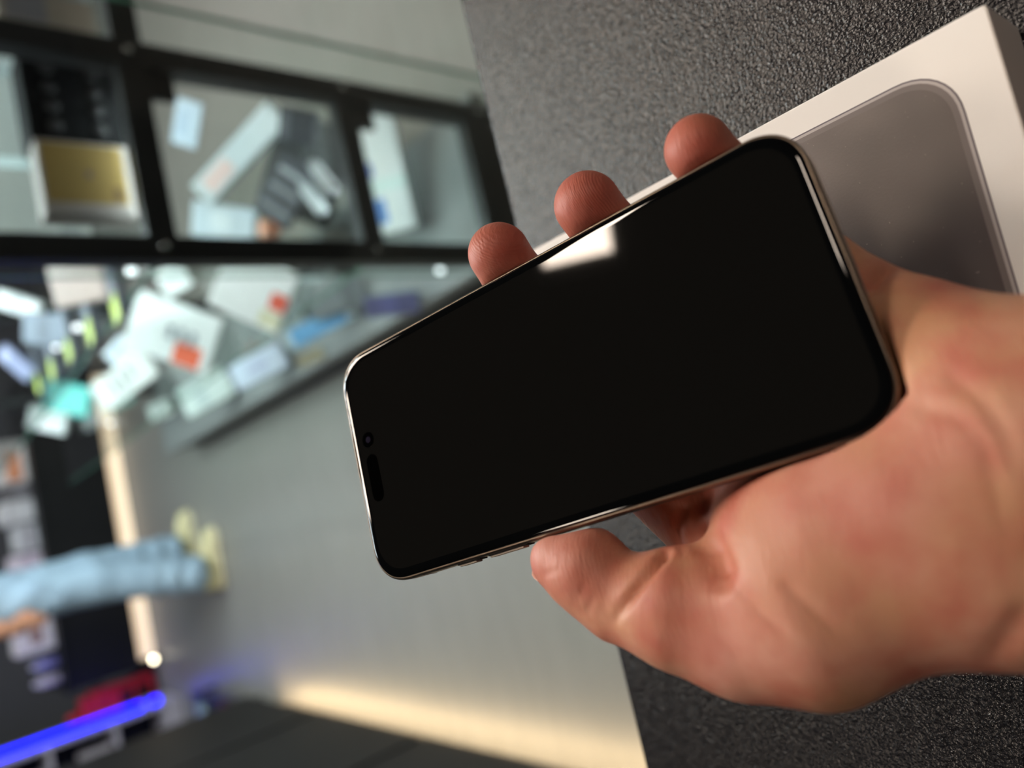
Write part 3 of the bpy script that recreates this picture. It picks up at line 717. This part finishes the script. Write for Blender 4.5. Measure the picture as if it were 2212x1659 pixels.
# standing boxes behind the front glass on the upper shelf
t = thing('labelled_box', 'white upright box with a yellow label on the upper shelf', 'box', S(.560, 1.165, .8542), TH)
obj('box_body', box(-.058, .058, -.02, .03, 0, .128, .004), colm((140, 132, 128), .7), t)  # body and label colours darkened to stand in for dim light
obj('yellow_label', box(-.040, .052, -.0208, -.019, .014, .122), colm((132, 108, 50), .7), t)
obj('label_print', box(-.036, -.014, -.0213, -.0200, .022, .034), colm((92, 70, 34)), t)
obj('label_dot', box(.000, .010, -.0213, -.0200, .060, .068), colm((96, 80, 84)), t)
t = thing('speaker_box', 'black upright box with dull round knobs beside the yellow labelled box', 'box', S(.690, 1.175, .8542), TH)
obj('box_body', box(-.068, .076, -.02, .05, 0, .130, .004), mat('matt black shell', (.0035, .0035, .004), .7, spec=.1), t)
for i in range(2):
    for j in range(4):
        o = obj('knob', cyl(.010, .009, 0, .004, 20, bev=.001), colm((16, 12, 15), .6), t, True)
        o.rotation_euler = (math.pi / 2, 0, 0); o.location = (-.045 + .031 * j, -.02, .035 + .06 * i)
def upright(name, label, a0, a1, b, d, z, h, rgb, panel=None, pn='printed_panel', group=GO, tilt=0.0):
    t = thing(name, label, 'box', S((a0 + a1) / 2, b, z), TH + tilt, group)
    w = a1 - a0
    obj('box_body', box(-w / 2, w / 2, 0, d, 0, h, min(.004, w * .1)), colm(rgb), t)
    if panel:
        u0, u1, v0, v1, col = panel
        obj(pn, box(-w / 2 + u0 * w, -w / 2 + u1 * w, -.0008, .0006, v0 * h, v1 * h), colm(col), t)
    return t
upright('accessory_box', 'white upright box with sky blue panel behind the black box', .74, .90, 1.45, .05, .8542, .16, (225, 236, 236), (.30, .80, .05, .55, (90, 160, 230)))
upright('accessory_box', 'white upright box with violet panel behind the black box', .92, 1.06, 1.45, .05, .8542, .20, (220, 230, 232), (.2, .7, .35, .6, (120, 140, 215)))
upright('accessory_box', 'pale grey upright box behind the yellow labelled box', .56, .72, 1.45, .05, .8542, .17, (226, 234, 232), (.1, .9, .1, .3, (190, 198, 198)))
upright('accessory_box', 'cream upright box at the glass edge above the rail', .84, .90, 1.20, .06, .8542, .14, (178, 170, 160), (.1, .9, .5, .9, (150, 150, 160)))
upright('accessory_box', 'slim blue and white upright box at the glass edge', .91, .97, 1.20, .06, .8542, .19, (210, 222, 232), (.1, .9, .45, .95, (60, 130, 225)))

# ------------------------------------------------------------------ counters with lit plinths
def lit_counter(name, label, a0, a1, b0, b1, z0, z1, side, ledm, rec=.05):
    t = thing(name, label, 'counter', S((a0 + a1) / 2, (b0 + b1) / 2, 0), TH)
    w, d = (a1 - a0) / 2, (b1 - b0) / 2
    obj('counter_body', box(-w, w, -d, d, z0, z1 - .03, .003), M['black'], t)
    obj('countertop', box(-w - .01, w + .01, -d - .01, d + .01, z1 - .03, z1, .003), M['black'], t)
    obj('plinth', box(-w + rec, w - rec, -d + rec, d - rec, 0, z0), M['blackmetal'], t)
    if side == 'a': obj('led_strip', box(w - .045, w - .015, -d + .02, d - .02, z0 - .008, z0 - .0005), ledm, t)
    else: obj('led_strip', box(-w + rec, w - rec, -d + rec - .006, -d + rec - .0005, .004, z0 - .004), ledm, t)
    return t, w, d
lc, lw, ld = lit_counter('side_counter', 'black counter along the aisle with warm light under its edge', -1.25, -.700, .55, 3.30, .10, .92, 'a', M['led_warm'])
# its aisle side is a row of black panels with an open low niche of goods
for i in range(4):
    obj('front_panel', box(lw - .001, lw + .006, -ld + .02 + i * .72, -ld + .70 + i * .72, .10, .86, .002), M['black'], lc)
fc, fw, fd = lit_counter('back_counter', 'low black counter across the far end with warm light under it', -.68, 1.25, 5.25, 5.85, .10, .50, 'b', M['led_far'])
upright('stock_carton', 'white carton with orange print on the low black counter', .60, .86, 5.40, .25, .50, .16, (232, 226, 222), (.05, .75, .2, .7, (225, 150, 110)), group='cartons on the back counter')
upright('stock_carton', 'dark grey carton next to the orange printed carton', .50, .59, 5.40, .25, .50, .14, (110, 105, 108), (.2, .8, .2, .6, (150, 146, 150)), group='cartons on the back counter')
upright('stock_carton', 'white carton in the middle of the low black counter', .36, .49, 5.40, .25, .50, .17, (225, 222, 222), (.1, .9, .7, .8, (180, 176, 178)), group='cartons on the back counter')
upright('stock_carton', 'light grey carton just behind the jeans', .18, .34, 5.40, .25, .50, .12, (205, 204, 206), (.1, .9, .3, .5, (150, 140, 150)), group='cartons on the back counter')
upright('stock_carton', 'pinkish white carton hidden partly by the jeans', .02, .16, 5.40, .25, .50, .16, (225, 212, 222), (.1, .9, .3, .5, (200, 180, 200)), group='cartons on the back counter')
upright('stock_carton', 'white carton with brown print between jeans and red machine', -.42, -.20, 5.40, .25, .50, .20, (225, 215, 212), (.25, .6, .3, .6, (150, 110, 98)), group='cartons on the back counter')
for k, (a, lb) in enumerate(((-.50, 'small violet bottle beside the brown printed carton'), (-.60, 'small pale bottle at the end of the low counter'))):
    t = thing('bottle', lb, 'bottle', S(a, 5.42, .50), TH, 'bottles on the back counter')
    obj('bottle_body', cyl(.03, .028, 0, .11, 20, bev=.004), colm(((150, 145, 200), (205, 195, 205))[k], .3), t, True)
    obj('bottle_cap', cyl(.016, .014, .11, .14, 16, bev=.002), colm((220, 214, 220), .4), t, True)
# small spot lamp on the floor edge of the far counter
t = thing('spot_lamp', 'small round glowing spot lamp at the foot of the low counter', 'lamp', S(-.635, 5.15, 0), TH)
obj('lamp_body', cyl(.020, .017, 0, .055, 20, bev=.002), M['blackmetal'], t, True)
o = obj('lamp_lens', cyl(.013, .013, 0, .006, 20), mat('spot lens', (.9, .9, .8), .3, emit=(1.0, .88, .62), strength=14.0), t)
o.rotation_euler = (math.radians(65), 0, 0); o.location = (0, -.016, .050)
# red machine
RED = mat('red lacquer', srgb(196, 24, 42), .35)
RED2 = mat('dark red window', srgb(58, 6, 12), .2)
t = thing('coin_machine', 'red box machine with dark window and knob beside the blue light', 'machine', S(-.86, 5.42, 0), TH + .12)
obj('machine_body', box(-.125, .125, -.10, .12, .02, .36, .012, 3), RED, t)
obj('machine_head', box(-.10, .10, -.085, .10, .36, .42, .012, 3), RED, t)
obj('window', box(-.085, .075, -.104, -.098, .05, .22, .002), RED2, t)
obj('window_bar', box(-.085, .075, -.108, -.101, .135, .15, .002), RED, t)
o = obj('knob', cyl(.028, .024, .42, .50, 20, cx=.0, bev=.006), RED, t, True)
obj('base_plate', box(-.13, .13, -.105, .125, 0, .02, .004), M['blackmetal'], t)
# white kiosk with blue light on its corner
WK = noisy('white lacquer', srgb(205, 202, 215), srgb(192, 190, 205), 5.0, rough=.4)
NAVY = noisy('navy board', srgb(16, 26, 62), srgb(12, 20, 50), 5.0, rough=.5)
t = thing('kiosk', 'white kiosk with a glowing blue tube up its corner', 'kiosk', S(-1.16, 5.05, 0), TH)
obj('back_panel', box(-.30, .30, .14, .17, .02, 1.6, .003), NAVY, t)
for x in (-.30, .275):
    obj('side_panel', box(x, x + .03, -.17, .17, 0, 1.6, .003), WK, t)
obj('foot_panel', box(-.28, .28, -.165, .15, 0, .10, .003), WK, t)
for z in (.34, .66, 1.0, 1.58):
    obj('shelf', box(-.275, .275, -.165, .14, z, z + .02, .002), WK, t)
obj('blue_tube', cyl(.020, .020, .20, 1.55, 20, cx=.330, cy=-.16, bev=.003), M['led_blue'], t, True)
obj('reflection_stub', cyl(.018, .018, .11, .165, 20, cx=.330, cy=-.16, bev=.003), M['led_blue'], t, True)  # glowing stub added for the tube's reflection and blue floor glow
obj('tube_clip', box(.300, .322, -.175, -.145, .17, .20, .002), WK, t)
for i, (x, z, c) in enumerate(((-.18, .10, (200, 200, 215)), (-.02, .10, (90, 100, 150)), (.12, .36, (214, 210, 220)), (-.10, .36, (170, 165, 180)), (.10, .68, (225, 222, 228)))):
    names = ['pale box on the kiosk foot', 'slate blue box on the kiosk foot', 'white box on the lowest kiosk shelf', 'grey box on the lowest kiosk shelf', 'white box on the second kiosk shelf']
    tt = thing('boxed_toy', names[i], 'box', S(-1.16, 5.05, 0) + S(x, -.12, z + (.02 if z > .3 else 0.0005) - .0), TH, 'boxes in the kiosk')
    obj('box_body', box(-.055, .055, 0, .12, 0, .15, .004), colm(c), tt)
    obj('printed_panel', box(-.04, .04, -.0008, .0005, .04, .10), colm(tuple(int(.75 * q) for q in c)), tt)
# packets lying on the end shelf of the side counter
sr = thing('packet_rack', 'low black wire rack at the end of the side counter', 'rack', S(-.93, 3.86, 0), TH)
obj('rack_tray', box(-.20, .20, -.34, .34, .10, .115, .002), M['blackmetal'], sr)
for x in (-.18, .18):
    for y in (-.32, .32):
        obj('leg', box(x - .01, x + .01, y - .01, y + .01, 0, .10), M['blackmetal'], sr)
for i, (x, y, c, lb) in enumerate(((.06, -.20, (170, 60, 66), 'red snack packet lying on the low rack'), (-.05, -.02, (210, 206, 200), 'white snack packet lying on the low rack'), (.05, .16, (120, 140, 150), 'grey blue snack packet lying on the low rack'))):
    tt = thing('snack_packet', lb, 'packet', S(-.93, 3.86, 0) + S(x, y, .1155), TH + .5 - .3 * i, 'packets on the rack')
    R_ = lambda s, z: [(px * s, py * s, z) for px, py in rrect(.22, .12, .02, 5)]
    obj('packet_body', loft([R_(.9, 0), R_(1.0, .012), R_(.98, .02), R_(.7, .032)]), colm(c, .3), tt, True)
    obj('crimp', box(.105, .125, -.055, .055, .010, .014), colm(tuple(int(.8 * q) for q in c), .3), tt)

# ------------------------------------------------------------------ the customer standing in the aisle
per = thing('person', 'person in light blue jeans and cream shoes standing sideways in the aisle', 'person', S(-.06, 3.92, 0), TH)
DEN = noisy('washed light denim', srgb(172, 198, 214), srgb(140, 166, 188), 9.0, rough=.8, spec=.2, detail=6)
SHO = noisy('cream suede', srgb(214, 208, 164), srgb(196, 188, 146), 20.0, rough=.75, spec=.2)
SOLE = mat('cream rubber sole', srgb(214, 206, 176), .6)
SHIRT = noisy('grey knit', srgb(96, 100, 108), srgb(84, 88, 96), 60.0, rough=.85, spec=.2)
HAIR = noisy('dark hair', srgb(34, 26, 22), srgb(22, 17, 14), 90.0, rough=.5)
SKIN2 = noisy('customer skin', srgb(205, 150, 120), srgb(194, 138, 108), 20.0, rough=.55)
def body_part(name, m, fn, lo, hi, h, it=1):
    G = grid(lo, hi, h)
    V, Fq = surface_nets(fn(G), lo, h)
    return obj(name, mesh_np(name, relax(V, Fq, it), Fq), m, per, True)
near = [(-.01, -.085, .92, .105), (-.01, -.115, .52, .092), (-.085, -.165, .11, .085)]
far = [(.01, .085, .92, .105), (.035, .115, .52, .092), (.035, .150, .11, .085)]
def f_jeans(G):
    D = smin(chain(G, near, .03), chain(G, far, .03), .02)
    D = smin(D, d_cap(G, (0, -.07, .97), (0, .07, .97), .115, .115), .05)
    fold = .006 * np.sin(G[2] * 62 + G[0] * 25 + 3 * np.sin(G[1] * 30)) * np.exp(-((G[2] - .18) / .16) ** 2) + .004 * np.sin(G[2] * 38 + G[0] * 40) * np.exp(-((G[2] - .8) / .15) ** 2)
    D = D + fold
    return smax(smax(D, .085 - G[2], .01), G[2] - 1.03, .01)
def f_shirt(G):
    D = d_cap(G, (0, -.06, 1.0), (0, .06, 1.0), .125, .125)
    D = smin(D, d_cap(G, (0, -.10, 1.32), (0, .10, 1.32), .125, .125), .12)
    D = smin(D, d_cap(G, (0, -.17, 1.42), (0, .17, 1.42), .065, .065), .05)
    for s in (-1, 1):
        D = smin(D, chain(G, [(0, .20 * s, 1.41, .062), (-.02, .245 * s, 1.16, .055)], .02), .04)
    return smax(smax(D, .97 - G[2], .01), G[2] - 1.49, .015)
def f_body(G):
    D = chain(G, [(0, 0, 1.42, .07), (.01, 0, 1.52, .057), (.025, 0, 1.60, .055)], .02)
    D = smin(D, d_cap(G, (.015, 0, 1.70), (.0, 0, 1.68), .078, .085), .03)
    D = smin(D, d_cap(G, (.05, 0, 1.60), (.03, 0, 1.66), .045, .06), .03)
    D = smin(D, d_cap(G, (.112, 0, 1.645), (.095, 0, 1.68), .013, .010), .01)
    for s in (-1, 1):
        D = smin(D, d_cap(G, (0, .083 * s, 1.655), (-.005, .086 * s, 1.69), .012, .014), .01)
        D = smin(D, chain(G, [(-.02, .245 * s, 1.18, .045), (-.07, .26 * s, 1.0, .038), (-.10, .255 * s, .90, .030), (-.11, .25 * s, .85, .032)], .02), .01)
        for k, (dx, l) in enumerate(((.02, .075), (.007, .088), (-.006, .084), (-.018, .066))):
            D = smin(D, chain(G, [(-.11 + dx, .25 * s, .83, .0115), (-.10 + dx * 1.1, .245 * s, .83 - l * .55, .0105), (-.105 + dx, .238 * s, .83 - l, .0095)], .004), .008)
        D = smin(D, chain(G, [(-.09, .245 * s, .855, .013), (-.065, .23 * s, .82, .0115), (-.06, .225 * s, .79, .010)], .004), .01)
    return D
def f_hair(G):
    D = d_cap(G, (.0, 0, 1.715), (-.02, 0, 1.70), .088, .092)
    return smax(smax(D, (G[0] - .055) + (1.72 - G[2]) * .9, .02), 1.60 - G[2], .02)
body_part('jeans', DEN, f_jeans, (-.24, -.32, .06), (.20, .32, 1.06), .011)
body_part('shirt', SHIRT, f_shirt, (-.2, -.36, .92), (.2, .36, 1.54), .012)
body_part('body', SKIN2, f_body, (-.22, -.34, .70), (.2, .34, 1.82), .0075)
body_part('hair', HAIR, f_hair, (-.14, -.13, 1.56), (.13, .13, 1.84), .008)
def shoe(x0, y0, rz):
    def up(G):
        D = chain(G, [(-.07, 0, .045, .036), (.0, 0, .045, .038), (.10, .0, .034, .040), (.155, -.004, .030, .034)], .03)
        D = smin(D, d_cap(G, (-.055, 0, .05), (-.06, 0, .10), .042, .042), .03)
        return smax(D, .014 - G[2], .006)
    def so(G):
        D = chain(G, [(-.07, 0, .012, .046), (.02, 0, .012, .044), (.12, 0, .012, .050), (.15, -.004, .012, .044)], .03)
        return smax(smax(D, G[2] - .024, .004), .001 - G[2], .003)
    o = body_part('shoe', SHO, up, (-.14, -.08, -.01), (.22, .08, .17), .007)
    o.location = (x0, y0, 0); o.rotation_euler = (0, 0, rz)
    s = body_part('sole', SOLE, so, (-.14, -.08, -.02), (.22, .08, .05), .006)
    s.parent = o
shoe(-.075, -.165, -.03)
shoe(.045, .150, .15)
